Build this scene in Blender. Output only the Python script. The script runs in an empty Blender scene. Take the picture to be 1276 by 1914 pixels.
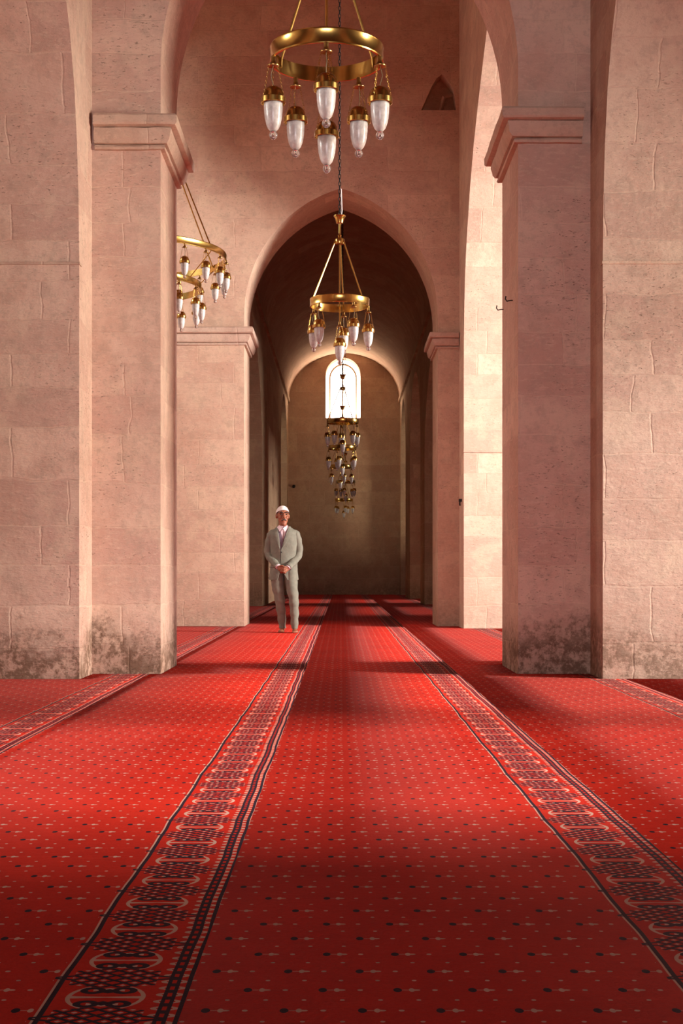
import bpy, bmesh, math, random
from math import sin, cos, pi, sqrt, radians, asin, acos
from mathutils import Vector, Matrix
from mathutils.geometry import tessellate_polygon
random.seed(7)
scene = bpy.context.scene
COL = scene.collection

# ------------------------------------------------------------------ node maths
class N:
    """small operator wrapper that writes Math nodes"""
    def __init__(s, nt, sock): s.nt, s.k = nt, sock
    def _m(s, op, *a, clamp=False):
        n = s.nt.nodes.new('ShaderNodeMath'); n.operation = op; n.use_clamp = clamp
        for i, v in enumerate((s,) + a):
            if isinstance(v, N): s.nt.links.new(v.k, n.inputs[i])
            else: n.inputs[i].default_value = float(v)
        return N(s.nt, n.outputs[0])
    def __add__(s, o): return s._m('ADD', o)
    __radd__ = __add__
    def __sub__(s, o): return s._m('SUBTRACT', o)
    def __rsub__(s, o): return s._m('MULTIPLY', -1.0)._m('ADD', o)
    def __mul__(s, o): return s._m('MULTIPLY', o)
    __rmul__ = __mul__
    def __truediv__(s, o): return s._m('DIVIDE', o)
    def __lt__(s, o): return s._m('LESS_THAN', o)
    def __gt__(s, o): return s._m('GREATER_THAN', o)
    def abs(s): return s._m('ABSOLUTE')
    def fr(s): return s._m('FRACT')
    def sq(s): return s._m('MULTIPLY', s)
    def max(s, o): return s._m('MAXIMUM', o)
    def min(s, o): return s._m('MINIMUM', o)
    def sin(s): return s._m('SINE')
    def sqrt(s): return s._m('SQRT')
    def ramp(s, a, b):
        n = s.nt.nodes.new('ShaderNodeMapRange'); n.clamp = True; n.interpolation_type = 'SMOOTHSTEP'
        s.nt.links.new(s.k, n.inputs[0]); n.inputs[1].default_value = a; n.inputs[2].default_value = b
        return N(s.nt, n.outputs[0])

def new_mat(name):
    m = bpy.data.materials.new(name); m.use_nodes = True
    nt = m.node_tree
    return m, nt, nt.nodes['Principled BSDF']

def node(nt, kind, **kw):
    n = nt.nodes.new(kind)
    for k, v in kw.items(): setattr(n, k, v)
    return n

def mixc(nt, fac, a, b, mode='MIX'):
    n = node(nt, 'ShaderNodeMix', data_type='RGBA', blend_type=mode)
    if isinstance(fac, N): nt.links.new(fac.k, n.inputs[0])
    else: n.inputs[0].default_value = fac
    for i, c in ((6, a), (7, b)):
        if isinstance(c, tuple): n.inputs[i].default_value = (c + (1,))[:4]
        else: nt.links.new(c, n.inputs[i])
    return n.outputs[2]

def noise(nt, vec, scale, detail=4, rough=.55):
    n = node(nt, 'ShaderNodeTexNoise'); n.inputs['Scale'].default_value = scale
    n.inputs['Detail'].default_value = detail; n.inputs['Roughness'].default_value = rough
    nt.links.new(vec, n.inputs['Vector']); return N(nt, n.outputs['Fac'])

def plain(name, col, rough=.5, metal=0., bump=0., bscale=60, **kw):
    m, nt, b = new_mat(name)
    b.inputs['Base Color'].default_value = col + (1,); b.inputs['Roughness'].default_value = rough
    b.inputs['Metallic'].default_value = metal
    for k, v in kw.items(): b.inputs[k].default_value = v
    tc = node(nt, 'ShaderNodeTexCoord')
    nz = noise(nt, tc.outputs['Object'], bscale, 3)
    c = mixc(nt, nz.ramp(.3, .75), tuple(x * .88 for x in col), tuple(min(1, x * 1.08) for x in col))
    nt.links.new(c, b.inputs['Base Color'])
    if bump:
        bp = node(nt, 'ShaderNodeBump'); bp.inputs['Strength'].default_value = bump; bp.inputs['Distance'].default_value = .01
        nt.links.new(nz.k, bp.inputs['Height']); nt.links.new(bp.outputs[0], b.inputs['Normal'])
    return m

def stone(name, base, joint, var=.15, rows=.31, width=.78, stain=1., jstr=.5, shift=0., bump=.75, spec=.10):
    """ashlar masonry: uneven courses, blocks of slightly different tint, pits, dirt at the foot"""
    m, nt, b = new_mat(name)
    uv = node(nt, 'ShaderNodeUVMap'); uv.uv_map = 'metres'
    sep = node(nt, 'ShaderNodeSeparateXYZ'); nt.links.new(uv.outputs[0], sep.inputs[0])
    u, v = N(nt, sep.outputs[0]), N(nt, sep.outputs[1])
    geo = node(nt, 'ShaderNodeNewGeometry')
    pos = geo.outputs['Position']
    ps = node(nt, 'ShaderNodeSeparateXYZ'); nt.links.new(pos, ps.inputs[0]); z = N(nt, ps.outputs[2])
    wob = noise(nt, pos, 3.0, 3)
    v2 = v + (v * 2.1 + shift).sin() * .07 + (v * 4.7 + 1.3).sin() * .03 + (wob - .5) * .06
    u2 = u + (wob - .5) * .09 + shift
    cmb = node(nt, 'ShaderNodeCombineXYZ'); nt.links.new(u2.k, cmb.inputs[0]); nt.links.new(v2.k, cmb.inputs[1])
    br = node(nt, 'ShaderNodeTexBrick', offset=.43, squash=1.35, squash_frequency=3)
    nt.links.new(cmb.outputs[0], br.inputs['Vector'])
    br.inputs['Color1'].default_value = (0, 0, 0, 1); br.inputs['Color2'].default_value = (1, 1, 1, 1)
    br.inputs['Mortar'].default_value = (.5, .5, .5, 1)
    br.inputs['Scale'].default_value = 1.; br.inputs['Mortar Size'].default_value = .009
    br.inputs['Mortar Smooth'].default_value = .6; br.inputs['Bias'].default_value = 0.
    br.inputs['Brick Width'].default_value = width; br.inputs['Row Height'].default_value = rows
    sc = node(nt, 'ShaderNodeSeparateColor'); nt.links.new(br.outputs['Color'], sc.inputs[0])
    tint = N(nt, sc.outputs[0]); mort = N(nt, br.outputs['Fac'])
    big = noise(nt, pos, .9, 3, .6); mid = noise(nt, pos, 6., 4, .7)
    stretch = node(nt, 'ShaderNodeMapping'); stretch.inputs['Scale'].default_value = (5, 5, 16)
    nt.links.new(pos, stretch.inputs[0]); fine = noise(nt, stretch.outputs[0], 2.4, 4, .75)
    grain = noise(nt, pos, 21., 3, .75); blot = noise(nt, pos, 2.6, 3, .6)
    dark = tuple(c * (1 - var) * k for c, k in zip(base, (.98, .88, .90)))
    light = tuple(min(1, c * (1 + var * .6)) for c in base)
    c = mixc(nt, tint, dark, light)
    c = mixc(nt, (tint > .93) * .45, c, tuple(min(1, x * 1.25) for x in base))
    c = mixc(nt, big.ramp(.35, .68) * .40, c, tuple(x * k for x, k in zip(base, (.93, .78, .80))))
    c = mixc(nt, blot.ramp(.48, .64) * .50, c, tuple(x * k for x, k in zip(base, (.84, .72, .70))))
    c = mixc(nt, blot.ramp(.47, .34) * .50, c, tuple(min(1, x * k) for x, k in zip(base, (1.08, 1.10, 1.06))))
    c = mixc(nt, mid.ramp(.48, .68) * .46, c, tuple(x * .66 for x in base))
    c = mixc(nt, fine.ramp(.50, .70) * .55, c, light)
    c = mixc(nt, grain.ramp(.50, .68) * .42, c, tuple(x * .70 for x in base))
    c = mixc(nt, mort * mid.ramp(.40, .56) * jstr, c, joint)
    pits = noise(nt, stretch.outputs[0], 5.5, 3, .65).ramp(.63, .70) * big.ramp(.44, .58)
    c = mixc(nt, pits * .6, c, tuple(x * .36 for x in base))
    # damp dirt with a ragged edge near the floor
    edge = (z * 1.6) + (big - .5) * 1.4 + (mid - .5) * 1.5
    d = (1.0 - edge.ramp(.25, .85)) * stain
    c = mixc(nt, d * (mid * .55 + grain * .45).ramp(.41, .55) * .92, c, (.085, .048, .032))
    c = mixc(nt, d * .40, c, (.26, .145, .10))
    nt.links.new(c, b.inputs['Base Color']); b.inputs['Roughness'].default_value = .88
    b.inputs['Specular IOR Level'].default_value = spec
    h = mid * .8 + fine * .6 - mort * .2 - pits * .8
    bp = node(nt, 'ShaderNodeBump'); bp.inputs['Strength'].default_value = bump; bp.inputs['Distance'].default_value = .012
    nt.links.new(h.k, bp.inputs['Height']); nt.links.new(bp.outputs[0], b.inputs['Normal'])
    return m

PX, PY = .148, .267
def carpet_material():
    m, nt, b = new_mat('woven_red_carpet')
    uv = node(nt, 'ShaderNodeUVMap'); uv.uv_map = 'metres'
    sep = node(nt, 'ShaderNodeSeparateXYZ'); nt.links.new(uv.outputs[0], sep.inputs[0])
    x0, y = N(nt, sep.outputs[0]), N(nt, sep.outputs[1])
    cy = node(nt, 'ShaderNodeCombineXYZ'); nt.links.new((y * 1.1).k, cy.inputs[1]); nt.links.new((x0 * .2).k, cy.inputs[0])
    wav = noise(nt, cy.outputs[0], 1.2, 2)
    x = x0 + (wav - .5) * .030
    q = y / PY
    def near(p, qq, px, py, rx, ry):
        e = (((p - (px - .5)).fr() - .5) * (PX / rx)).sq() + (((qq - (py - .5)).fr() - .5) * (PY / ry)).sq()
        return e < 1.
    p = x / PX
    dots = near(p, q, .3, .2, .0085, .0145).max(near(p, q, .8, .7, .0085, .0145))
    arrow = near(p, q, .49, .2, .006, .012).max(near(p, q, .99, .7, .006, .012))
    arrow = arrow.max(near(p, q, .54, .2, .0095, .005)).max(near(p, q, .04, .7, .0095, .005))
    link = near(p, q, .41, .2, .012, .0022).max(near(p, q, .91, .7, .012, .0022))
    tick = near(p, q, .80, .2, .0055, .0055).max(near(p, q, .3, .7, .0055, .0055))
    q2 = q * 2.; p2 = p * 2.
    tick = tick.max(near(p2, q2, .1, .9, .0095, .0095))
    field = x < .966
    # ---- border bands
    xc = 1.088
    uu = (x - xc) / .077; au = uu.abs()
    v = (q - .02).fr() - .5; av = v.abs(); dv = .5 - av
    big = (uu.sq() + (v / .31).sq()) < 1.
    small = ((uu / .88).sq() + (v / .285).sq()) > 1.
    cw = big * small * (au > .50)
    bar = (av < (.009 + au * .024)) * (au < .95)
    white = cw.max(bar)
    # dark curls either side of the bar
    er = ((((au - .40) / .33).sq()) + (((av - .165) / .085).sq())).sqrt()
    curl = ((er < 1.) * (er > .42)).max(((av - .15).abs() + au * .16) < .055)
    wl = ((av - .205 + au * .09).abs() < .022) * (au < .4)
    # lattice between medallions
    lat_region = (dv < (.275 - au * .075)) * (au < 1.12) * (1. - cw)
    s1 = ((uu / .56 + dv * 7.6).fr() - .5).abs(); s2 = ((uu / .56 - dv * 7.6).fr() - .5).abs()
    lat = lat_region * ((s1 < .165).max(s2 < .165))
    latw = lat_region * (s1 > .35) * (s2 > .35) * (au > .12)
    tip = ((dv - (1.72 - au) * .085).abs() < .018) * (au > 1.0) * (au < 1.74)
    black = curl.max(lat).max(tip)
    white = white.max(wl).max(latw)
    white = white * (1. - black)
    # ladder
    lx = x - 1.2105; al = lx.abs(); t = (q * 6.).fr() - .5; at = t.abs()
    en = (lx / .027).sq() + (t / .30).sq()
    lw = (en < 1.) * (en > .35)
    core = (al < .0125) * (1. - (al < .0045) * (at < .26))
    lw2 = lw * (al > .012)
    # thin lines
    nav = ((x - .984).abs() < .0052).max((x - 1.2405).abs() < .0048)
    wln = ((x - .976).abs() < .0024).max(((x - 1.2465).abs() < .0016) * ((q * 9.).fr() < .6))
    tc = node(nt, 'ShaderNodeTexCoord')
    n1 = noise(nt, tc.outputs['Object'], 1.1, 4); n2 = noise(nt, tc.outputs['Object'], 130., 2)
    wv = node(nt, 'ShaderNodeMapping'); wv.inputs['Scale'].default_value = (3., 22., 1.); nt.links.new(tc.outputs['Object'], wv.inputs[0])
    n3 = noise(nt, wv.outputs[0], 1.5, 3)
    red = mixc(nt, n1.ramp(.3, .7), CARPET_A, CARPET_B)
    red = mixc(nt, n3.ramp(.5, .8) * .25, red, CARPET_C)
    red = mixc(nt, n2.ramp(.35, .7) * .22, red, tuple(c * .6 for c in CARPET_A))
    pale = (.54, .37, .30); navy = (.018, .012, .022)
    wmask = (field * (arrow.max(tick))).max(white * (1. - field)).max(lw2).max(wln)
    lmask = field * link * .5
    bmask = (field * dots).max(black * (1. - field)).max(core).max(nav)
    c = mixc(nt, lmask, red, pale); c = mixc(nt, wmask * .92, c, pale); c = mixc(nt, bmask, c, navy)
    nt.links.new(c, b.inputs['Base Color'])
    b.inputs['Roughness'].default_value = .95; b.inputs['Specular IOR Level'].default_value = .06
    b.inputs['Sheen Weight'].default_value = .05; b.inputs['Sheen Roughness'].default_value = .45
    b.inputs['Sheen Tint'].default_value = (1., .5, .47, 1)
    bp = node(nt, 'ShaderNodeBump'); bp.inputs['Strength'].default_value = .35; bp.inputs['Distance'].default_value = .006
    nt.links.new((n2 * .6 + n3 * .6).k, bp.inputs['Height']); nt.links.new(bp.outputs[0], b.inputs['Normal'])
    return m

CARPET_A, CARPET_B, CARPET_C = (.44, .013, .005), (.55, .020, .008), (.60, .04, .02)
STONE = stone('pier_limestone', (.66, .485, .395), (.74, .55, .43), shift=.2, jstr=.38)
STONE_B = stone('far_pier_limestone', (.70, .54, .42), (.72, .54, .40), shift=2.7, jstr=.38, stain=.12, rows=.33)
STONE_R = stone('pier_limestone_worn', (.52, .385, .315), (.63, .455, .36), stain=.7, jstr=.34, shift=1.9, rows=.34, width=.86, var=.17)
STONE_WALL = stone('spandrel_limestone', (.63, .45, .335), (.62, .45, .35), shift=3.1, rows=.36, width=.95, var=.11, jstr=.25, stain=.2)
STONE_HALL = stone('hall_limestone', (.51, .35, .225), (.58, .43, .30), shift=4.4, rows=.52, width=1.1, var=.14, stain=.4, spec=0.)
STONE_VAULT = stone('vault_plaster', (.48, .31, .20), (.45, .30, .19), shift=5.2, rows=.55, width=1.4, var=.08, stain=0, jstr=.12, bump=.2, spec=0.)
CAPST = stone('capital_limestone', (.60, .45, .355), (.55, .40, .31), shift=2.3, rows=2.0, width=1.3, var=.10, stain=0, bump=.7)
BRASS = plain('aged_brass', (.62, .38, .105), .22, 1., .03, 14)
BRASS_D = plain('dark_brass', (.42, .25, .08), .32, 1., .05, 25)
IRON = plain('black_iron', (.02, .017, .016), .5, .6)
GOLDP = plain('gilt_window_bar', (.30, .17, .06), .6, .0)
WIRE = plain('brown_wire', (.20, .12, .05), .5)
WHITE_CABLE = plain('white_cable', (.75, .68, .64), .5)
CARPET = carpet_material()

def glass_shade_material():
    m, nt, b = new_mat('frosted_lamp_glass')
    tc = node(nt, 'ShaderNodeTexCoord')
    nz = noise(nt, tc.outputs['Object'], 38., 4, .6); sw = noise(nt, tc.outputs['Object'], 14., 5, .7)
    c = mixc(nt, nz.ramp(.35, .7), (.60, .55, .52), (.80, .76, .72))
    c = mixc(nt, sw.ramp(.55, .7) * .4, c, (.52, .48, .46))
    nt.links.new(c, b.inputs['Base Color']); b.inputs['Roughness'].default_value = .28
    b.inputs['Transmission Weight'].default_value = .12
    b.inputs['Subsurface Weight'].default_value = .6; b.inputs['Subsurface Radius'].default_value = (.05, .045, .04)
    b.inputs['Subsurface Scale'].default_value = .6
    bp = node(nt, 'ShaderNodeBump'); bp.inputs['Strength'].default_value = .4; bp.inputs['Distance'].default_value = .003
    nt.links.new(sw.k, bp.inputs['Height']); nt.links.new(bp.outputs[0], b.inputs['Normal'])
    return m
SHADE = glass_shade_material()
BALL, _nt, _b = new_mat('clear_lamp_finial')
_b.inputs['Base Color'].default_value = (.95, .93, .93, 1); _b.inputs['Roughness'].default_value = .03
_b.inputs['Transmission Weight'].default_value = .9; _b.inputs['IOR'].default_value = 1.5
PANE, _nt, _b = new_mat('daylit_window_glass')
_b.inputs['Base Color'].default_value = (.9, .95, 1, 1); _b.inputs['Emission Color'].default_value = (1., .98, .95, 1)
_b.inputs['Emission Strength'].default_value = 2.6

# ------------------------------------------------------------------ mesh builder
class MB:
    def __init__(s): s.v = []; s.f = []; s.sm = []
    def add(s, vs, fs, smooth=False):
        o = len(s.v); s.v += [tuple(p) for p in vs]
        for f in fs: s.f.append(tuple(i + o for i in f)); s.sm.append(smooth)
        return s
    def box(s, a, b):
        x0, y0, z0 = a; x1, y1, z1 = b
        return s.add([(x0, y0, z0), (x1, y0, z0), (x1, y1, z0), (x0, y1, z0), (x0, y0, z1), (x1, y0, z1), (x1, y1, z1), (x0, y1, z1)],
                     [(0, 3, 2, 1), (4, 5, 6, 7), (0, 1, 5, 4), (1, 2, 6, 5), (2, 3, 7, 6), (3, 0, 4, 7)])
    def loft(s, rings, closed=True, caps=True, smooth=True):
        n = len(rings[0]); vs = [p for r in rings for p in r]; fs = []
        for i in range(len(rings) - 1):
            for j in range(n if closed else n - 1):
                k = (j + 1) % n
                fs.append((i * n + j, i * n + k, (i + 1) * n + k, (i + 1) * n + j))
        s.add(vs, fs, smooth)
        if caps and closed:
            o = len(s.v) - len(vs)
            s.f.append(tuple(o + j for j in reversed(range(n)))); s.sm.append(False)
            s.f.append(tuple(o + (len(rings) - 1) * n + j for j in range(n))); s.sm.append(False)
        return s
    def lathe(s, prof, n=24, c=(0, 0, 0), caps=True):
        return s.loft([[(c[0] + r * cos(2 * pi * j / n), c[1] + r * sin(2 * pi * j / n), c[2] + z) for j in range(n)] for r, z in prof], caps=caps)
    def tube(s, pts, r, n=8, caps=True):
        pts = [Vector(p) for p in pts]; rs = r if isinstance(r, (list, tuple)) else [r] * len(pts)
        rings = []; up = None
        for i, p in enumerate(pts):
            t = (pts[min(i + 1, len(pts) - 1)] - pts[max(i - 1, 0)]).normalized()
            if up is None: up = Vector((0, 0, 1)) if abs(t.z) < .9 else Vector((1, 0, 0))
            a = t.cross(up).normalized(); bb = a.cross(t).normalized(); up = bb
            rings.append([p + a * (rs[i] * cos(2 * pi * j / n)) + bb * (rs[i] * sin(2 * pi * j / n)) for j in range(n)])
        return s.loft(rings, caps=caps)
    def ball(s, c, r, n=16, m=10, mat=None):
        r = r if isinstance(r, (tuple, list)) else (r, r, r); rings = []
        for i in range(m + 1):
            th = pi * i / m; k = max(sin(th), 1e-3)
            ring = [Vector((r[0] * k * cos(2 * pi * j / n), r[1] * k * sin(2 * pi * j / n), -r[2] * cos(th))) for j in range(n)]
            if mat: ring = [mat @ p for p in ring]
            rings.append([p + Vector(c) for p in ring])
        return s.loft(rings)
    def link(s, c, R, r, L, rot, n=10, m=5):
        """one oval chain link in the vertical plane turned by rot"""
        rings = []
        for i in range(n):
            a = 2 * pi * i / n; cx, cz = R * cos(a), R * sin(a) + (L if sin(a) >= 0 else -L)
            ring = []
            for j in range(m):
                bta = 2 * pi * j / m; d = r * cos(bta); e = r * sin(bta)
                px, pz = cx + d * cos(a), cz + d * sin(a)
                ring.append((c[0] + px * cos(rot) - e * sin(rot), c[1] + px * sin(rot) + e * cos(rot), c[2] + pz))
            rings.append(ring)
        rings.append(rings[0])
        return s.loft(rings, caps=False)
    def chain(s, a, b, R, r, step, m=5, n=10):
        a, b = Vector(a), Vector(b); L = (b - a).length; k = max(1, int(L / step))
        for i in range(k):
            s.link(a.lerp(b, (i + .5) / k), R, r, step * .28, (i % 2) * pi / 2 + .4, n, m)
        return s
    def extrude(s, outer, holes, axis, a0, a1):
        """flat wall outline (s, z) with holes, given its thickness along axis"""
        loops = [list(outer)] + [list(h) for h in holes]
        flat = [p for l in loops for p in l]
        tris = tessellate_polygon([[Vector((p[0], p[1], 0)) for p in l] for l in loops])
        P = (lambda p, a: (p[0], a, p[1])) if axis == 'Y' else (lambda p, a: (a, p[0], p[1]))
        n = len(flat)
        vs = [P(p, a0) for p in flat] + [P(p, a1) for p in flat]
        fs = [tuple(t) for t in tris] + [tuple(n + i for i in reversed(t)) for t in tris]
        o = 0
        for l in loops:
            for i in range(len(l)):
                j = (i + 1) % len(l); fs.append((o + i, o + j, n + o + j, n + o + i))
            o += len(l)
        return s.add(vs, fs, True)
    def build(s, name, mat, parent=None, angle=32, fix=True):
        me = bpy.data.meshes.new(name); me.from_pydata(s.v, [], s.f)
        for p, k in zip(me.polygons, s.sm): p.use_smooth = k
        if fix:
            bm = bmesh.new(); bm.from_mesh(me)
            bmesh.ops.remove_doubles(bm, verts=bm.verts, dist=1e-5)
            bmesh.ops.recalc_face_normals(bm, faces=bm.faces); bm.to_mesh(me); bm.free()
        me.set_sharp_from_angle(angle=radians(angle))
        uv = me.uv_layers.new(name='metres')
        for p in me.polygons:
            nx, ny, nz = (abs(c) for c in p.normal)
            for li in p.loop_indices:
                c = me.vertices[me.loops[li].vertex_index].co
                uv.data[li].uv = (c.x, c.y) if nz > max(nx, ny) else ((c.y, c.z) if nx > ny else (c.x, c.z))
        me.materials.append(mat)
        o = bpy.data.objects.new(name, me); COL.objects.link(o)
        if parent: o.parent = parent
        return o

def tag(o, label=None, cat=None, group=None, kind=None):
    if label: o['label'] = label
    if cat: o['category'] = cat
    if group: o['group'] = group
    if kind: o['kind'] = kind
    return o
def struct(o, label, cat): return tag(o, label, cat, kind='structure')
def empty(name, loc):
    o = bpy.data.objects.new(name, None); o.empty_display_size = .1; COL.objects.link(o); o.location = loc; return o
def copy_tree(o, parent=None):
    c = o.copy(); COL.objects.link(c)
    if parent: c.parent = parent
    for ch in list(o.children): copy_tree(ch, c)
    return c

# ------------------------------------------------------------------ the building
TOP = 10.6; OUT = 6.5; END = 51.5
def pointed(xl, xr, zs, apex, n=22):
    """outline of a pointed arch from the left spring to the right one"""
    w = (xr - xl) / 2; m = (xl + xr) / 2; h = apex - zs
    c = (h * h - w * w) / (2 * w)
    if c < .02 * w: c = .02 * w; 
    R = w + c; hh = sqrt(R * R - c * c); k = h / hh
    left = []
    a0 = pi; a1 = pi - acos(c / R)
    for i in range(n + 1):
        a = a0 + (a1 - a0) * i / n
        left.append((m + c + R * cos(a), zs + k * R * sin(a)))
    right = [(2 * m - x, z) for x, z in reversed(left[:-1])]
    return left + right
def gate(xa, xb, opening, top=TOP):
    """wall outline from xa to xb with an opening that starts at the floor"""
    return [(xa, 0)] + [(opening[0][0], 0)] + opening + [(opening[-1][0], 0)] + [(xb, 0), (xb, top), (xa, top)]
def gates(xa, xb, openings, top=TOP):
    o = [(xa, 0)]
    for op in openings: o += [(op[0][0], 0)] + op + [(op[-1][0], 0)]
    return o + [(xb, 0), (xb, top), (xa, top)]

XL1, XR1 = -1.459, 1.433          # inner faces of the near pair of piers
Y1, Y1B = 11.69, 12.84
mb = MB().extrude(gate(-OUT, OUT, pointed(XL1, XR1, 4.9, 6.95)), [], 'Y', Y1, Y1B)
w = mb.build('wall_near_arch', STONE); struct(w, 'tall pale stone wall with the nearer pointed arch over its two piers', 'wall')
Y2, Y2B = 21.8, 23.07
niche = [(1.21, 7.80), (1.83 - .09, 7.80), (1.70, 8.12), (1.60, 8.26), (1.52, 8.34), (1.44, 8.28), (1.37, 8.16)]
mb = MB().extrude(gate(-OUT, 3.2, pointed(-1.461, 1.461, 4.7, 6.62)), [niche], 'Y', Y2, Y2B)
w = mb.build('wall_far_arch', STONE_WALL); struct(w, 'pink stone wall pierced by the farther pointed arch into the vaulted hall', 'wall')
nb = MB().box((1.15, Y2 + .26, 7.75), (1.80, Y2 + .34, 8.4))
nb.tube([(1.5, Y2 + .27, 7.8), (1.56, Y2 + .15, 8.05), (1.72, Y2 + .2, 8.10)], .03, 5)
struct(nb.build('wall_niche_back', STONE_WALL), 'shallow dark little niche high on the wall beside the tall right arch', 'niche')

# the arches that run along the nave and the piers they spring from
ARC = [(0, 3.21), (.03, 3.7), (.09, 4.1), (.2, 4.5), (.38, 4.85), (.62, 5.15), (1.05, 5.62), (1.61, 6.05), (2.3, 6.42), (3.05, 6.78), (3.5, 6.98), (3.85, 7.12)]
def side_arch(y_far, y_near, zsh=0.):
    half = (y_far - y_near) / 2; k = half / 3.85
    far = [(y_far - o * k, z + zsh) for o, z in ARC]
    return [(y_near + y_far - y, z) for y, z in far][:-1] + far[::-1]
def nave_wall(name, x0, x1, ya, yb, arches, mat, label, top=TOP):
    o = MB().extrude(gates(ya, yb, arches, top), [], 'X', x0, x1).build(name, mat); return struct(o, label, 'wall')
nave_wall('wall_left', -3.3, -2.014, -3., Y1 + .02, [side_arch(11.12, 3.4)], STONE, 'pale stone pier and arch wall along the left edge of the frame')
nave_wall('wall_right', 2.018, 3.3, -3., Y1 + .02, [side_arch(11.14, 3.4)], STONE_R, 'pale rough stone pier and arch wall along the right edge of the frame')
nave_wall('wall_far_right', 1.785, 3.0, Y1B - .02, Y2 + .02, [side_arch(21.0, 13.4, .55)], STONE_B, 'sunlit stone pier and arch wall seen through the tall slot on the right')

def ledge(name, a, b, label): struct(MB().box(a, b).build(name, CAPST), label, 'ledge')
ledge('trim_1', (-3.3, 11.105, 3.20), (-2.008, 11.20, 3.222), 'thin stone ledge line across the left pier')
ledge('trim_2', (2.012, 11.125, 3.21), (3.3, 11.20, 3.232), 'thin stone ledge line across the right pier')
ledge('trim_3', (1.78, 20.98, 2.57), (3.0, 21.06, 2.595), 'thin stone ledge line low on the bright far right pier')

CAP = [(.010, 0), (.036, .002), (.044, .018), (.034, .034), (.016, .040), (.056, .046), (.076, .075), (.086, .11), (.094, .15), (.094, .158), (.066, .163), (.134, .174), (.144, .190), (.146, .245), (.132, .262), (.05, .272)]
def capital(name, xa, xb, ya, yb, side, z, label, k=1., end=None):
    """moulded block wrapping the front, the inner face and the back of a pier head; side is the inner face"""
    rings = []
    for pr, h in CAP:
        pr *= k
        if side > 0: x0, x1 = xa, xb + pr
        else: x0, x1 = xa - pr, xb
        y0, y1 = ya - pr, yb + pr
        ring = []
        cs = [(x0, y0), (x1, y0), (x1, y1), (x0, y1)]
        for i in range(4):
            p, q = cs[i], cs[(i + 1) % 4]
            for j in range(6):
                t = j / 6
                ring.append((p[0] + (q[0] - p[0]) * t + random.uniform(-1, 1) * .003, p[1] + (q[1] - p[1]) * t + random.uniform(-1, 1) * .003, z + h * k + random.uniform(-1, 1) * .003))
        rings.append(ring)
    o = MB().loft(rings).build(name, CAPST, angle=28)
    return struct(o, label, 'capital')
capital('trim_4', -1.985, XL1, Y1, Y1B, 1, 4.245, 'moulded stone capital on the nearer left pier')
capital('trim_5', XR1, 1.945, Y1, Y1B, -1, 4.30, 'moulded stone capital on the nearer right pier')
capital('trim_6', -3.2, -1.461, Y2, Y2B, 1, 4.25, 'moulded stone capital on the farther left pier')
capital('trim_7', 1.461, 1.77, Y2, Y2B, -1, 4.20, 'moulded stone capital on the farther right pier', .9)

# vaulted hall beyond the far arch
HL, HR, SPR = -1.88, 2.10, 6.95
lo = [pointed(24.4, 34.5, 3.6, 6.35), pointed(45.2, 50.4, 4.4, 6.7)]
ro = [pointed(24.4, 36.3, 3.6, 6.35), pointed(38.2, 44.0, 4.2, 6.5), pointed(47.0, 50.8, 4.6, 6.7)]
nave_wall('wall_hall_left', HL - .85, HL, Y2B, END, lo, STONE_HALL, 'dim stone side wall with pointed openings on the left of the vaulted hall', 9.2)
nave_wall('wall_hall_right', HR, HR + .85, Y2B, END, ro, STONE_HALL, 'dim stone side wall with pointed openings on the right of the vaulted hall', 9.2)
for nm, xa, xb, lb in (('trim_8', HL - .02, HL + .07, 'dark string moulding at the foot of the vault on its left'), ('trim_9', HR - .07, HR + .02, 'dark string moulding at the foot of the vault on its right')):
    struct(MB().box((xa, Y2B, SPR - .10), (xb, END, SPR)).build(nm, STONE_HALL), lb, 'moulding')
rings = []
vx0, vx1 = HL + .03, HR - .03; vm, vw = (vx0 + vx1) / 2, (vx1 - vx0) / 2
VP = pointed(vx0, vx1, SPR, 8.62, 20)
for yy in [Y2B - .01 + i * (END + .1 - Y2B) / 14 for i in range(15)]:
    rings.append([(x, yy, z) for x, z in VP] + [(vm + (x - vm) * 1.16, yy, SPR + (z - SPR) * 1.15 + .0) for x, z in reversed(VP)])
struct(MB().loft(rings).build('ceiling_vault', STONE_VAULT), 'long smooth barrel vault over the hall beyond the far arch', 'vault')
wx0, wx1 = -.545, .695
win = [(wx0, 6.31)] + [(x, z) for x, z in pointed(wx0, wx1, 7.84, 8.46, 14)] + [(wx1, 6.31)]
o = MB().extrude([(HL - .9, 0), (HR + .9, 0), (HR + .9, 9.6), (HL - .9, 9.6)], [win], 'Y', END, END + .9).build('wall_back', STONE_HALL)
struct(o, 'dim stone end wall of the vaulted hall below the bright window', 'wall')

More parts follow.
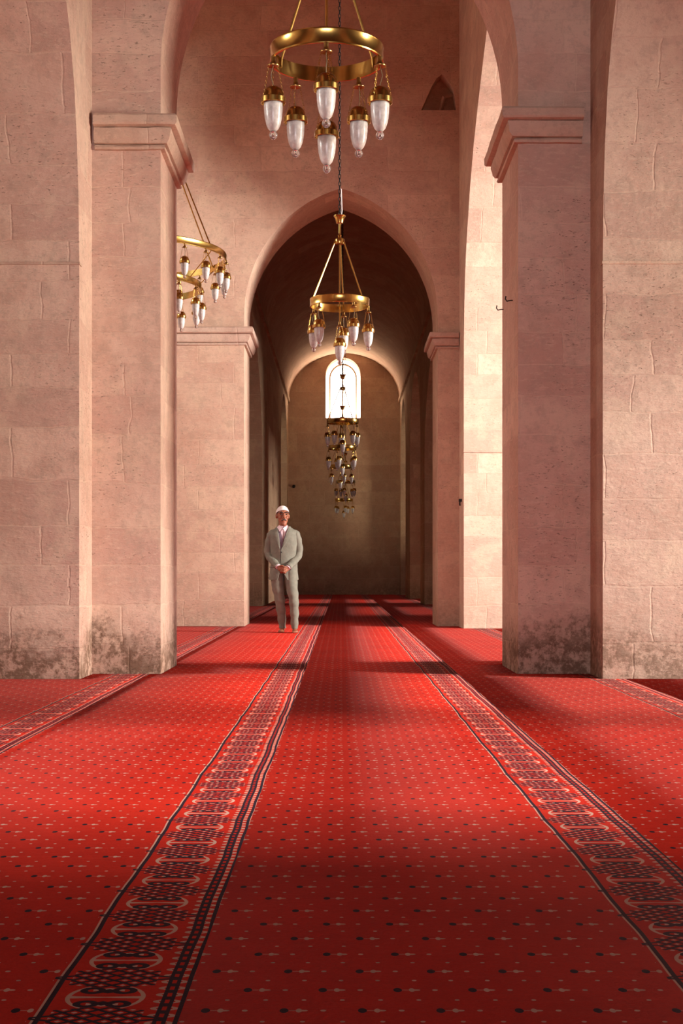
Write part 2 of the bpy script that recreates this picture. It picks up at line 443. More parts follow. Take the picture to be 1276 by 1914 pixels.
# the arched window
wn = empty('window_1', (.075, END + .5, 6.31)); struct(wn, 'bright arched window high in the end wall', 'window')
def arch_bar(x0, x1, z0, zs, za, w, y0, y1):
    out = [(x0, z0)] + pointed(x0, x1, zs, za, 14) + [(x1, z0)]
    inn = [(x0 + w, z0)] + pointed(x0 + w, x1 - w, zs, za - w, 14) + [(x1 - w, z0)]
    return [(x, y0, z) for x, z in out], inn
def frame_mesh(x0, x1, z0, zs, za, w, y0, y1):
    A, I = arch_bar(x0, x1, z0, zs, za, w, y0, y1); m = MB(); n = len(A)
    vs = []
    for (x, y, z), (xi, zi) in zip(A, I): vs += [(x, y0, z), (x, y1, z), (xi, y1, zi), (xi, y0, zi)]
    fs = []
    for i in range(n - 1):
        for j in range(4):
            k = (j + 1) % 4; fs.append((4 * i + j, 4 * i + k, 4 * i + 4 + k, 4 * i + 4 + j))
    fs += [(0, 1, 2, 3), (4 * n - 4, 4 * n - 1, 4 * n - 2, 4 * n - 3)]
    return m.add(vs, fs)
def off(o, p): o.location = Vector(o.location) - Vector(p); return o
WL = (.075, END + .5, 6.31)
pn = MB().extrude([(x, z) for x, z in win], [], 'Y', END + .60, END + .62).build('window_pane', PANE, wn); off(pn, WL)
fr = frame_mesh(wx0 + .12, wx1 - .12, 6.31, 7.78, 8.32, .05, END + .50, END + .56).build('window_frame', GOLDP, wn); off(fr, WL)
bar = MB().box((.060, END + .5, 6.31), (.090, END + .54, 8.3))
for zz in (6.75, 7.28): bar.box((wx0 + .14, END + .505, zz), (wx1 - .14, END + .525, zz + .012))
off(bar.build('glazing_bar', GOLDP, wn), WL)

# outer shell of the prayer hall (side aisles), with doors and windows that let the daylight in
def rect(a, b, z0, z1): return [(a, z0), (b, z0), (b, z1), (a, z1)]
doorsR = [(7.45, 10.6, 3.8), (13.4, 19.6, 6.1), (28.6, 32.0, 4.8), (38.6, 41.4, 4.0)]
o = MB().extrude(gates(-3, END + .9, [[(a, h), (b, h)] for a, b, h in doorsR]), [rect(5.5, 7.2, 1.3, 4.8), rect(47.0, 49.4, 1.6, 4.2)], 'X', OUT, OUT + .5).build('wall_outer_right', STONE_R)  # farthest window opening is added to let the end wall fill through
struct(o, 'outer stone wall of the right hand aisle with open daylight doors', 'wall')
bt = MB()
for yy in (11.4, 24.5, 35.2, 43.4): bt.box((OUT + .45, yy, 0), (17., yy + .6, 9.5))  # added out of view, stops each door's light leaking through its neighbours
struct(bt.build('wall_light_blockers', STONE_R), 'added unseen outside walls that block stray light between the side doors', 'wall')
o = MB().extrude(gates(-3, END + .9, []), [rect(5.6, 7.3, 1.3, 4.8), rect(15, 19, 4.5, 7.5), rect(47.0, 49.4, 1.6, 4.2)], 'X', -OUT - .5, -OUT).build('wall_outer_left', STONE)  # farthest opening is added too, mirrored for the left end wall fill
struct(o, 'outer stone wall of the left hand aisle with window openings', 'wall')
o = MB().extrude(gates(-OUT - .7, OUT + .7, [[(-3.6, 5.4), (3.6, 5.4)]]), [], 'Y', -3.7, -3.).build('wall_front', STONE)
struct(o, 'courtyard side stone wall with a wide opening behind the viewer', 'wall')
o = MB().box((-OUT - .7, -3.7, TOP), (OUT + .7, Y2B, TOP + .3)); o.box((-OUT - .7, Y2B, 9.1), (HL - .8, END + .9, 9.3)); o.box((HR + .8, Y2B, 9.1), (OUT + .7, END + .9, 9.3))
struct(o.build('ceiling', STONE_WALL), 'plain stone roof over the aisles and bays', 'ceiling')
o = MB().box((-OUT - .7, -3.7, -.2), (OUT + .7, END + .9, 0.)).build('floor', plain('stone_paving', (.35, .25, .2), .8))
struct(o, 'stone floor under the red carpets', 'floor')

# ------------------------------------------------------------------ carpets: rolls laid edge to edge
RW = 1.2455; X0 = -.300
PIERS = [(-3.3, -2.014, 11.12, Y1 + .02), (2.018, 3.3, 11.14, Y1 + .02), (-3.3, -2.014, -3., 3.4), (2.018, 3.3, -3., 3.4),
         (-OUT, XL1, Y1, Y1B), (XR1, OUT, Y1, Y1B), (-OUT, -1.461, Y2, Y2B), (1.461, 3.2, Y2, Y2B), (1.785, 3.0, Y1B - .02, 13.4), (1.785, 3.0, 21.0, Y2 + .02)]
for xa, xb, ops in ((HL - .85, HL, lo), (HR, HR + .85, ro)):
    e0 = Y2B
    for op in ops: PIERS.append((xa, xb, e0, op[0][0])); e0 = op[-1][0]
    PIERS.append((xa, xb, e0, END))
def carpet_roll(xo):
    """one roll lying between the piers, its edge cut round them"""
    G = .012
    P = [(a - G, b + G, c - G, d + G) for a, b, c, d in PIERS]
    xs = sorted({0., RW} | {x - xo for p in P for x in p[:2] if 0 < x - xo < RW})
    ys = sorted({-2.9, END - .02} | {y for p in P for y in p[2:] if -2.9 < y < END - .02} | {-2.9 + i for i in range(1, 54)})
    m = MB()
    for a, b in zip(xs[:-1], xs[1:]):
        for c, d in zip(ys[:-1], ys[1:]):
            mx, my = xo + (a + b) / 2, (c + d) / 2
            if any(p[0] < mx < p[1] and p[2] < my < p[3] for p in P): continue
            m.add([(a, c, .012), (b, c, .012), (b, d, .012), (a, d, .012)], [(0, 1, 2, 3)])
    o = m.build('prayer_carpet', CARPET)
    bm = bmesh.new(); bm.from_mesh(o.data)
    if sum(f.normal.z for f in bm.faces) < 0: bmesh.ops.reverse_faces(bm, faces=bm.faces)
    r = bmesh.ops.extrude_edge_only(bm, edges=[e for e in bm.edges if e.is_boundary])
    bmesh.ops.translate(bm, verts=[v for v in r['geom'] if isinstance(v, bmesh.types.BMVert)], vec=(0, 0, -.011))
    bm.to_mesh(o.data); bm.free(); o.location.x = xo
    return o
LAB = {0: 'red patterned carpet strip down the middle, between the two long dark borders',
       -1: 'red patterned carpet strip the man stands on, just left of the middle strip',
       1: 'red patterned carpet strip just right of the middle strip, passing the nearer right pier',
       -2: 'red patterned carpet strip passing under the nearer left pier',
       2: 'red patterned carpet strip running under the right edge pier',
       -3: 'red patterned carpet strip in the left aisle, at the left edge', 3: 'red patterned carpet strip out in the right aisle'}
for kx in (0, -1, 1, -2, 2, -3, 3):
    tag(carpet_roll(X0 + kx * RW), LAB[kx], 'carpet', 'red carpet strips laid along the nave')

# ------------------------------------------------------------------ chandeliers
def build_lamp(parent, loc, s=1., turn=0.):
    """lamp: brass cap with glass, finial, trumpet hanger, three fine chains and a wire as its own pieces; origin at the trumpet top"""
    cap = MB().lathe([(.012, -.163), (.03, -.166), (.046, -.178), (.056, -.196), (.060, -.216), (.062, -.222), (.0685, -.226), (.0685, -.254), (.064, -.256), (.062, -.250), (.054, -.240), (.02, -.22)], 28)
    c = cap.build('lamp', BRASS, parent); c.location = loc; c.scale = (s, s, s); c.rotation_euler.z = turn
    g = MB().lathe([(.0505, -.243), (.0515, -.27), (.050, -.305), (.046, -.340), (.039, -.370), (.030, -.392), (.018, -.405), (.008, -.408)], 28)
    g.build('glass_shade', SHADE, c)
    MB().lathe([(.004, -.404), (.011, -.408), (.018, -.413), (.0235, -.424), (.0235, -.433), (.018, -.444), (.009, -.450), (.001, -.4515)], 18).build('finial', BALL, c)
    MB().lathe([(.011, .004), (.013, -.004), (.012, -.020), (.017, -.034), (.030, -.045), (.034, -.047), (.033, -.051), (.01, -.045)], 20).build('trumpet_hanger', BRASS_D, c)
    for i in range(3):
        a = 2 * pi * i / 3 + .3
        MB().chain((.028 * cos(a), .028 * sin(a), -.05), (.062 * cos(a), .062 * sin(a), -.222), .0042, .0011, .0125, 4, 8).build('hanging_chain', BRASS, c)
    MB().tube([(0, 0, -.045), (.006, .0, -.07), (.014, .004, -.10), (.008, .0, -.13), (-.004, 0, -.167)], .0024, 6).build('lamp_wire', WIRE, c)
    return c
def copy_lamp(src, parent, loc, s, turn):
    c = copy_tree(src, parent); c.location = loc; c.scale = (s, s, s); c.rotation_euler.z = turn; return c
def band(R, h, t=.012, n=72):
    b = MB()
    prof = [(R - t, 0), (R, 0), (R + .002, .006), (R, .011), (R, h - .011), (R + .002, h - .006), (R, h), (R - t, h)]
    rings = [[(r * cos(2 * pi * j / n), r * sin(2 * pi * j / n), z) for j in range(n)] for r, z in prof]
    rings.append(rings[0]); return b.loft(rings, caps=False)
def chandelier(turn=0.):
    root = empty('chandelier', (0, 0, 0)); R, H = .3126, .085
    band(R, H).build('ring', BRASS, root)
    MB().lathe([(.01, .660), (.045, .662), (.048, .668), (.048, .712), (.045, .718), (.02, .722), (.012, .74), (.02, .752), (.012, .765), (.0085, .78), (.0085, .882)], 24).build('hub', BRASS, root)
    MB().lathe([(.01, .878), (.030, .880), (.036, .884), (.042, .915), (.052, .944), (.064, .956), (.064, .962), (.05, .962), (.03, .93)], 28).build('canopy', BRASS, root)
    for k in range(3):
        a = radians(-90 + 120 * k) + turn
        MB().tube([(.046 * cos(a), .046 * sin(a), .70), (.060 * cos(a), .060 * sin(a), .675), (.0655 * cos(a), .0655 * sin(a), .655), ((R - .016) * cos(a), (R - .016) * sin(a), .075), ((R - .014) * cos(a), (R - .014) * sin(a), .03)], .0072, 8).build('rod', BRASS, root)
    MB().tube([(0, 0, .67), (0, 0, -.155)], .0068, 8).build('centre_rod', BRASS, root)
    lamp = None
    for k in range(5):
        a = radians(-90 + 72 * k) + turn; loc = ((R - .006) * cos(a), (R - .006) * sin(a), 0.)
        lamp = build_lamp(root, loc, 1., a) if lamp is None else copy_lamp(lamp, root, loc, 1., a)
    copy_lamp(lamp, root, (0, 0, -.157), 1., turn + .5)
    return root
def rechain(root, z0, ztop):
    for ch in root.children:
        if ch.name.split('.')[0] == 'suspension_chain':
            bpy.data.objects.remove(ch); break
    MB().chain((0, 0, .955), (0, 0, ztop - z0), .0115, .0048, .040).build('suspension_chain', IRON, root)
def at(px, d): return (px - 637) * d / 2700
CH = [(610.5, 8.0, 3.655, 0, TOP, 'large brass ring chandelier with six glass lamps at the top of the picture, the nearest'),
      (634.6, 15.2, 3.62, 172, TOP, 'brass ring chandelier with pink tinted lamps hanging within the outline of the farther arch'),
      (640.3, 28.4, 3.745, 40, 8.62, 'brass ring chandelier whose ring crosses the sill of the bright arched window'),
      (639.7, 32.0, 3.54, -14, 8.62, 'brass ring chandelier directly beneath the one at the window sill'),
      (635.9, 40.0, 3.70, 20, 8.62, 'small distant brass chandelier, third from the bottom of the row'),
      (645.6, 46.0, 3.65, 65, 8.62, 'small dark distant chandelier, second from the bottom of the row'),
      (642.6, 50.0, 3.27, 10, 8.62, 'small dim chandelier lowest in the row, against the end wall')]
near = chandelier()
for i, (px, d, z, tn, zt, lab) in enumerate(CH):
    o = near if i == 0 else copy_tree(near)
    o.location = (at(px, d), d, z); o.rotation_euler.z = radians(tn)
    tag(o, lab, 'chandelier', 'small ring chandeliers down the nave')
    rechain(o, z, zt)
    if i == 1:
        MB().tube([(-.012, -.02, .955), (-.02, -.03, 1.02), (-.016, -.03, 1.12), (-.012, -.02, 1.25)], .007, 6).build('cable', WHITE_CABLE, o)

# big two-tier ring chandelier in the left bay
big = empty('tiered_chandelier', (-2.5, 17., 4.50)); tag(big, 'large two tier brass ring chandelier half hidden behind the nearer left pier', 'chandelier')
R1, R2 = 1.15, .856
band(R1, .078, .014, 96).build('upper_ring', BRASS, big)
lr = band(R2, .078, .014, 96).build('lower_ring', BRASS, big); lr.location.z = -.345
MB().lathe([(.01, 2.38), (.09, 2.39), (.10, 2.46), (.05, 2.5), (.02, 2.56), (.01, 2.7)], 24).build('hub', BRASS, big)
MB().chain((0, 0, 2.68), (0, 0, TOP - 4.5), .018, .006, .065).build('suspension_chain', IRON, big)
for k in range(6):
    a = radians(-26 + 60 * k)
    MB().tube([(.09 * cos(a), .09 * sin(a), 2.42), ((R1 - .02) * cos(a), (R1 - .02) * sin(a), .05)], .008, 8).build('rod', BRASS, big)
    MB().tube([((R1 - .02) * cos(a), (R1 - .02) * sin(a), .0), ((R2 - .005) * cos(a), (R2 - .005) * sin(a), -.27)], .006, 6).build('tier_rod', BRASS, big)
proto = None
for RR, nl, zz, ph in ((R1, 22, 0., -49), (R2, 16, -.345, -40)):
    for k in range(nl):
        a = radians(ph + 360 * k / nl); loc = (RR * cos(a), RR * sin(a), zz)
        proto = build_lamp(big, loc, .86, a) if proto is None else copy_lamp(proto, big, loc, .86, a)

# ------------------------------------------------------------------ little iron fittings on the walls
def hook(loc, d, label):
    h = MB().tube([(.03 * -d[0], .03 * -d[1], 0), (d[0] * .02, d[1] * .02, 0), (d[0] * .05, d[1] * .05, -.006), (d[0] * .062, d[1] * .062, .012), (d[0] * .058, d[1] * .058, .036)], .0055, 6)
    o = h.build('iron_hook', IRON); o.location = loc; tag(o, label, 'hook')
hook((XR1, 12.74, 3.15), (-1, 0), 'small black iron hook on the outer edge of the nearer right pier, the lower one')
hook((XR1, 12.05, 3.10), (-1, 0), 'small black iron hook on the inner face of the nearer right pier, the upper one')
fx = MB().box((-.05, -.04, -.02), (.0, .04, .02)); fx.tube([(-.03, 0, 0), (-.035, 0, -.05), (-.03, 0, -.08)], .012, 6)
o = fx.build('wall_bracket', IRON); o.location = (1.79, 21.35, 1.89); tag(o, 'small dark clamp fixed beside the farther right pier at head height', 'bracket')
fx = MB().lathe([(.055, 0), (.06, .03), (.045, .07), (.02, .09)], 16).build('wall_fitting', IRON); fx.rotation_euler.x = radians(90); fx.location = (-1.68, END + .005, 3.87)
tag(fx, 'small round dark fitting low on the end wall near its left corner', 'fitting')

# ------------------------------------------------------------------ the man
PR = empty('person', (-.776, 19.55, .012)); tag(PR, 'man in a grey green suit and white skullcap walking barefoot with hands clasped', 'person')
SKIN = plain('tanned_skin', (.30, .10, .05), .5, 0, .05, 30)
SUIT = plain('sage_grey_suit', (.19, .185, .145), .85, 0, .6, 16)
SHIRT = plain('pale_pink_shirt', (.80, .62, .66), .8)
VEST = plain('mauve_grey_vest', (.20, .15, .19), .9)
CAPW = plain('white_knit_cap', (.82, .74, .72), .9, 0, .3, 160)
HAIR = plain('dark_grey_hair', (.035, .025, .022), .8)
EYE = plain('dark_eyes', (.03, .015, .01), .35)
HR_ = Matrix.Rotation(radians(13), 3, 'Z') @ Matrix.Rotation(radians(-3), 3, 'X')
HC = Vector((-.012, .005, 1.458)); HS = 1.09
def hd(p): return HR_ @ ((Vector(p) - Vector((0, 0, 1.47))) * HS) + HC
bd = MB()
def cap_(a, b, ra, rb, n=12):
    a, b = Vector(a), Vector(b); pts = [a.lerp(b, t) for t in (0, .25, .5, .75, 1)]
    bd.tube(pts, [ra + (rb - ra) * t for t in (0, .25, .5, .75, 1)], n); bd.ball(a, ra, n, 8); bd.ball(b, rb, n, 8)
def hball(c, r): bd.ball(hd(c), tuple(x * HS for x in r), 20, 14, HR_)
# trunk, neck
rings = []
for z, rx, ry, cy in ((.80, .15, .10, .02), (.92, .16, .11, .015), (1.05, .145, .10, .01), (1.2, .16, .105, .005), (1.32, .165, .09, .01), (1.38, .10, .07, .012), (1.42, .06, .058, .012)):
    rings.append([(rx * cos(2 * pi * j / 24), cy + ry * sin(2 * pi * j / 24), z) for j in range(24)])
bd.loft(rings)
cap_((0, .012, 1.36), hd((0, .012, 1.50)), .058, .054)
# head
hball((0, .005, 1.605), (.074, .094, .098)); hball((0, -.028, 1.535), (.060, .064, .078)); hball((0, -.045, 1.488), (.042, .042, .040))
hball((0, -.075, 1.470), (.020, .018, .016))
for sx in (-1, 1):
    hball((sx * .078, .008, 1.578), (.011, .020, .031)); hball((sx * .036, -.062, 1.552), (.026, .024, .024))
    bd.tube([hd((sx * .012, -.086, 1.612)), hd((sx * .034, -.083, 1.618)), hd((sx * .056, -.066, 1.610))], [.009, .011, .008], 8)
    hball((sx * .013, -.097, 1.549), (.009, .011, .008))
bd.tube([hd((0, -.082, 1.612)), hd((0, -.097, 1.585)), hd((0, -.112, 1.558)), hd((0, -.108, 1.546))], [.009, .011, .015, .012], 10)
hball((0, -.086, 1.514), (.024, .010, .006)); hball((0, -.084, 1.503), (.022, .011, .007))
# arms
SH = {-1: ((-.160, .01, 1.33), (-.207, .03, 1.07), (-.072, -.165, .895)), 1: ((.160, .01, 1.33), (.200, .03, 1.06), (.068, -.175, .880))}
for sx in (-1, 1):
    s_, e_, w_ = SH[sx]; cap_(s_, e_, .034, .030); cap_(e_, w_, .030, .024)
# hands clasped: each palm, four fingers and thumb
def finger(pts, r): bd.tube(pts, [r, r, r * .95, r * .82], 8); bd.ball(pts[-1], r * .82, 8, 6); bd.ball(pts[0], r, 8, 6)
bd.ball((-.040, -.192, .872), (.038, .018, .040), 14, 10, Matrix.Rotation(.35, 3, 'Y'))
for k, L in enumerate((.92, 1., .95, .78)):
    z = .892 - k * .0195
    finger([(-.020, -.208, z - .004), (.012 * L, -.222, z - .012), (.038 * L, -.214, z - .018), (.050 * L, -.196, z - .022)], .0092)
finger([(-.050, -.200, .892), (-.030, -.216, .905), (-.008, -.222, .906), (.008, -.222, .902)], .0098)
bd.ball((.040, -.186, .858), (.036, .018, .038), 14, 10, Matrix.Rotation(-.35, 3, 'Y'))
for k, L in enumerate((.95, 1., .92, .75)):
    x = .036 - k * .0195
    finger([(x + .010, -.198, .842), (x, -.206, .822 + .004 * k), (x - .012, -.198, .806 + .006 * k), (x - .018, -.184, .800 + .008 * k)], .0090)
finger([(.056, -.196, .872), (.042, -.212, .886), (.026, -.222, .890), (.014, -.228, .886)], .0098)
# legs and bare feet
LEGS = {-1: [(-.085, .03, .92, .085), (-.085, .03, .66, .075), (-.05, .02, .42, .055), (-.03, .06, .22, .045), (-.02, .085, .07, .032)],
        1: [(.09, .0, .92, .085), (.105, -.03, .66, .072), (.143, -.07, .42, .052), (.15, -.06, .22, .042), (.15, -.045, .07, .032)]}
for sx in (-1, 1):
    L = LEGS[sx]
    for a, b in zip(L[:-1], L[1:]): cap_(a[:3], b[:3], a[3], b[3])
    ax, ay = L[-1][0], L[-1][1]; tx = -.010 if sx < 0 else .012
    bd.ball((ax, ay + .03, .034), (.031, .040, .034), 14, 10); bd.ball((ax + tx * .5, ay - .06, .030), (.036, .085, .030), 16, 10)
    bd.ball((ax + tx, ay - .12, .022), (.043, .045, .021), 16, 10)
    for t in range(5):
        s2 = -sx
        bd.ball((ax + tx + s2 * (.030 - t * .0155), ay - .160 + (0, .0, .006, .014, .026)[t], .014), ((.013, .0095, .009, .0085, .008)[t], .020, .012), 10, 8)
body = bd.build('body', SKIN, None, fix=False)
md = body.modifiers.new('r', 'REMESH'); md.mode = 'VOXEL'; md.voxel_size = .0038
ms = body.modifiers.new('s', 'SMOOTH'); ms.iterations = 2; ms.factor = .4
dg = bpy.context.evaluated_depsgraph_get(); dg.update()
nm = bpy.data.meshes.new_from_object(body.evaluated_get(dg)); body.modifiers.clear(); body.data = nm
for p in nm.polygons: p.use_smooth = True
if not nm.materials: nm.materials.append(SKIN)
body.parent = PR
e = MB(); eb = MB()
for sx in (-1, 1):
    e.ball(hd((sx * .034, -.078, 1.592)), (.0165, .013, .0095), 12, 8, HR_)
    eb.tube([hd((sx * .013, -.096, 1.612)), hd((sx * .034, -.095, 1.620)), hd((sx * .058, -.075, 1.610))], [.007, .008, .004], 7)
e.build('eyes', EYE, PR); eb.build('eyebrows', HAIR, PR)
MB().tube([hd((-.032, -.083, 1.514)), hd((-.015, -.098, 1.525)), hd((0, -.102, 1.528)), hd((.015, -.098, 1.525)), hd((.032, -.083, 1.514))], [.004, .0075, .007, .0075, .004], 8).build('moustache', HAIR, PR)
# cap and hair below it
def scalp(lo_f, lo_b, r, top, bump=0.):
    rings = []
    for i in range(12):
        ring = []
        for j in range(36):
            a = 2 * pi * j / 36; f = .5 - .5 * sin(a)       # 1 at the brow (-y)
            lo_ = lo_b + (lo_f - lo_b) * f ** 1.3; el = lo_ + (radians(89) - lo_) * (i / 11)
            ring.append(hd((r[0] * cos(el) * cos(a), .005 + r[1] * cos(el) * sin(a), 1.605 + r[2] * sin(el))))
        rings.append(ring)
    return rings
R_ = scalp(radians(24), radians(-6), (.083, .103, .105), 1.)
inner = scalp(radians(24), radians(-6), (.077, .097, .100), 1.)
MB().loft(inner[::-1] + R_).build('skullcap', CAPW, PR, angle=60)
hr = scalp(radians(30), radians(-38), (.0775, .0975, .1005), 1.)
MB().loft(hr[:5], caps=False).build('hair', HAIR, PR, angle=60)
# trousers
tr = MB()
def leg_rings(L, ph):
    out = []
    zs = [.95 - i * (.95 - .055) / 26 for i in range(27)]
    for z in zs:
        for a, b in zip(L[:-1], L[1:]):
            if a[2] >= z >= b[2] or (b is L[-1] and z <= b[2]) or (a is L[0] and z >= a[2]):
                t = min(1, max(0, (a[2] - z) / (a[2] - b[2]))); break
        cx, cy, r = (a[i] + (b[i] - a[i]) * t for i in (0, 1, 3))
        r = r * .94 + .016 + .005 * sin(z * 46 + ph) * (1 if z < .6 else .3)
        out.append([(cx + r * cos(2 * pi * j / 28) * (1 + .03 * sin(3 * 2 * pi * j / 28 + z * 30)), cy + 1.12 * r * sin(2 * pi * j / 28), z) for j in range(28)])
    out.append([(cx + .85 * r * cos(2 * pi * j / 28), cy + .9 * r * sin(2 * pi * j / 28), .06) for j in range(28)])
    return out
for sx, ph in ((-1, 0.), (1, 2.)): tr.loft(leg_rings(LEGS[sx], ph))
tr.build('trousers', SUIT, PR, angle=60)
# shirt and vest under the jacket
TOR = [(.715, .198, .140, .02), (.80, .190, .132, .02), (.90, .180, .126, .015), (1.0, .170, .118, .01), (1.10, .172, .118, .006), (1.20, .184, .122, .004), (1.28, .190, .120, .004), (1.335, .200, .108, .006), (1.366, .192, .094, .008), (1.385, .160, .086, .010), (1.40, .130, .082, .010), (1.42, .100, .078, .010), (1.445, .074, .072, .010)]
def tor(z):
    for a, b in zip(TOR[:-1], TOR[1:]):
        if a[0] <= z <= b[0]:
            t = (z - a[0]) / (b[0] - a[0]); return tuple(a[i] + (b[i] - a[i]) * t for i in (1, 2, 3))
    return TOR[-1][1:] if z > TOR[-1][0] else TOR[0][1:]
def surf(z, x_or_t, out=0., as_t=False):
    rx, ry, cy = tor(z); t = x_or_t if as_t else asin(max(-1, min(1, x_or_t / rx)))
    return Vector(((rx + out) * sin(t), cy - (ry + out) * cos(t), z))
def tube_rings(z0, z1, n, xl, xr, out, m=44, fold=0.):
    rings = []
    for i in range(n + 1):
        z = z0 + (z1 - z0) * i / n; rx, ry, cy = tor(z)
        tl, t_r = asin(max(-.99, min(.99, xl(z) / rx))), asin(max(-.99, min(.99, xr(z) / rx)))
        ring = []
        for j in range(m + 1):
            t = t_r + (2 * pi + tl - t_r) * j / m
            o_ = out + fold * (sin(t * 5 + z * 14) * .5 + sin(t * 2.3 - z * 22) * .5)
            ring.append(surf(z, t, o_, True))
        rings.append(ring)
    return rings
def shell(rings, th):
    """open front garment with real thickness: outer and inner sheets joined at the edges"""
    m = MB(); n = len(rings[0])
    loops = []
    for r in rings:
        cx = sum(p.x for p in r) / n; cy = sum(p.y for p in r) / n
        inn = [p + (Vector((cx, cy, p.z)) - p).normalized() * th for p in reversed(r)]
        loops.append(list(r) + inn)
    return m.loft(loops)
shell(tube_rings(1.06, 1.445, 14, lambda z: -.004, lambda z: .004, -.016), .004).build('shirt', SHIRT, PR, angle=60)
vst = tube_rings(.95, 1.40, 16, lambda z: -.004 - max(0, z - 1.27) * .40, lambda z: .004 + max(0, z - 1.27) * .40, -.011)
shell(vst, .004).build('vest', VEST, PR, angle=60)
cl = MB()
for sx in (-1, 1):
    a, b, c, d = hd((sx * .050, -.050, 1.462)), Vector((-.012 + sx * .006, -.098, 1.405)), Vector((-.012 + sx * .040, -.112, 1.362)), Vector((-.012 + sx * .074, -.060, 1.425))
    nrm = Vector((0, -.006, .002))
    cl.add([a, b, c, d, a + nrm, b + nrm, c + nrm, d + nrm], [(0, 1, 2, 3), (4, 7, 6, 5), (0, 4, 5, 1), (1, 5, 6, 2), (2, 6, 7, 3), (3, 7, 4, 0)])
cl.build('shirt_collar', SHIRT, PR)
# jacket
def xl(z): 
    if z > 1.115: return -.036 - (z - 1.115) * .14
    if z < .86: return -.036 - (.86 - z) * .28
    return -.036
def xr(z):
    if z > 1.115: return -.030 + (z - 1.115) * .31
    if z < .86: return -.030 + (.86 - z) * .62
    return -.030
JK = shell(tube_rings(.715, 1.44, 46, xl, xr, .004, 52, .005), .007).build('jacket', SUIT, PR, angle=60)
for sx in (-1, 1):
    s_, e_, w_ = (Vector(p) for p in SH[sx])
    s_ = Vector((s_.x * 1.0, s_.y, s_.z + .005))
    pts = []; rs = []
    P = [Vector((s_.x * .66, .01, 1.345)), s_ + Vector((s_.x * .06, 0, -.022)), e_, w_]
    for i in range(25):
        t = i / 24 * 3; k = min(2, int(t)); f = t - k
        p0, p1, p2, p3 = P[max(k - 1, 0)], P[k], P[k + 1], P[min(k + 2, 3)]
        q = .5 * ((2 * p1) + (p2 - p0) * f + (2 * p0 - 5 * p1 + 4 * p2 - p3) * f * f + (-p0 + 3 * p1 - 3 * p2 + p3) * f ** 3)
        r = [.046, .059, .055, .045][k] * (1 - f) + [.046, .059, .055, .045][k + 1] * f
        pts.append(q); rs.append(r + .0045 * sin(i * 1.9 + sx) * min(1, i / 8))
    MB().tube(pts, rs, 20).build('sleeve', SUIT, JK, angle=60)
    cf = MB().tube([w_ + (e_ - w_).normalized() * .03, w_ - (e_ - w_).normalized() * .014], .036, 16).build('shirt_cuff', SHIRT, PR, angle=60)
    lp = MB(); rings = []
    for i in range(15):
        z = 1.125 + (1.438 - 1.125) * i / 14; xe = xl(z) if sx < 0 else xr(z)
        wd = (.010 + .062 * min(1, (z - 1.125) / .16)) if z < 1.30 else max(.02, .072 - (z - 1.30) * .36)
        if 1.29 < z < 1.325: wd *= .74
        rings.append([surf(z, xe, .006), surf(z, xe + sx * wd * .5, .013), surf(z, xe + sx * wd, .009), surf(z, xe + sx * wd, .005), surf(z, xe + sx * wd * .5, .008), surf(z, xe, .001)])
    lp.loft(rings).build('lapel', SUIT, JK, angle=40)
pk = MB()
for xx in (-.125, .125):
    a, b = surf(.885, xx - .05, .012), surf(.885, xx + .05, .012)
    pk.tube([a, surf(.887, xx, .013), b], .006, 6)
pk.build('pocket_flap', SUIT, JK)
MB().ball(surf(1.085, -.022, .012), (.009, .004, .009), 12, 8).build('button', HAIR, JK)

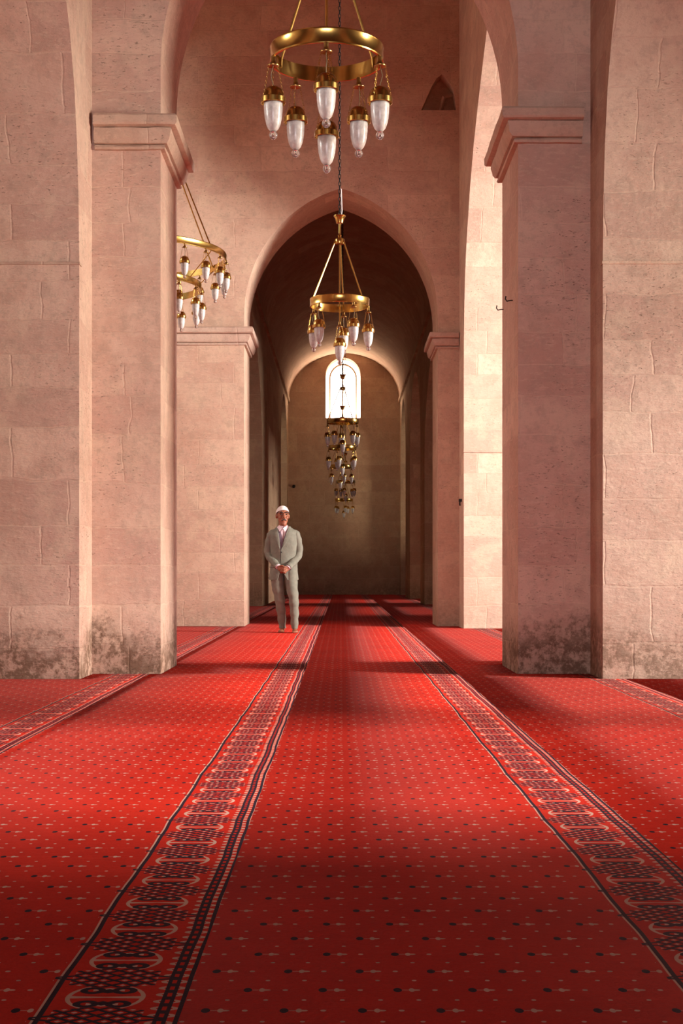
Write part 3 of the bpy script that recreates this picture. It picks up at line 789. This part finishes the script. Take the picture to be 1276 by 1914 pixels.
# ------------------------------------------------------------------ daylight and added fill
def area(name, loc, aim, sx, sy, power, col):
    l = bpy.data.lights.new(name, 'AREA'); l.shape = 'RECTANGLE'; l.size = sx; l.size_y = sy; l.energy = power; l.color = col
    o = bpy.data.objects.new(name, l); COL.objects.link(o); o.location = loc
    o.rotation_euler = (Vector(aim) - Vector(loc)).to_track_quat('-Z', 'Y').to_euler(); return o
WARM, COOL = (1., .95, .88), (.86, .90, 1.)
area('daylight_courtyard', (0, -26., 3.2), (0, 8, 3.), 9., 5., 3900, (1., .90, .91))
area('daylight_right_door', (14., 6.9, 2.4), (2, 10.6, 2.), 2.4, 2.6, 3300, (1., .90, .73))
area('daylight_right_window', (13., 6.4, 5.8), (1, 6.5, 0.), 1.2, 1.2, 2500, WARM)
area('daylight_right_far_door', (13., 14.6, 4.2), (0, 18.2, 2.5), 3., 3.4, 5000, WARM)
area('daylight_left_window', (-13., 6.6, 5.8), (-1, 6.7, 0.), 1.2, 1.2, 1900, WARM)
area('daylight_left_high_window', (-12., 17., 9.), (0, 18., 2.), 4., 3., 700, WARM)
area('daylight_hall_door', (13., 40.0, 4.4), (0, 40, .0), 2., 2., 1700, (1., .93, .84))
area('daylight_hall_near_door', (13., 30.0, 4.4), (0, 30., .0), 2., 2., 1500, (1., .93, .84))
area('fill_hall_end_right', (12., 44.9, 1.4), (0, 51.5, 4.6), 2.6, 1.6, 800, (1., .84, .62))  # added fill lamp, brightens the upper end wall
area('fill_hall_end_left', (-12., 44.9, 1.4), (0, 51.5, 4.6), 2.6, 1.6, 700, (1., .84, .62))  # mirrored fill lamp, added to cover the right part of the end wall
area('daylight_window_sill', (.075, END + .22, 6.335), (.075, END - .9, 8.6), 1.1, .40, 240, (1., .93, .82))
wld = bpy.data.worlds.new('sky'); scene.world = wld; wld.use_nodes = True
bg = wld.node_tree.nodes['Background']; bg.inputs[0].default_value = (.75, .86, 1, 1); bg.inputs[1].default_value = .15

# ------------------------------------------------------------------ camera and view
cam = bpy.data.cameras.new('camera'); co = bpy.data.objects.new('camera', cam); COL.objects.link(co)
co.location = (0, 0, .84); co.rotation_euler = (radians(90), 0, 0)
cam.sensor_fit = 'VERTICAL'; cam.sensor_height = 36.; cam.sensor_width = 24.; cam.lens = 2700 / 1914 * 36
cam.shift_x = 1 / 1914; cam.shift_y = (1068 - 957) / 1914; cam.clip_end = 200; cam.clip_start = .05
scene.camera = co
vs_ = scene.view_settings; vs_.view_transform = 'Standard'; vs_.look = 'None'; vs_.gamma = 1.; vs_.use_curve_mapping = False
vs_.exposure = 0.
cy_ = scene.cycles
cy_.use_denoising = True; cy_.max_bounces = 7; cy_.diffuse_bounces = 4; cy_.glossy_bounces = 3; cy_.adaptive_threshold = .1
cy_.sample_clamp_indirect = 6.; cy_.caustics_reflective = False; cy_.caustics_refractive = False
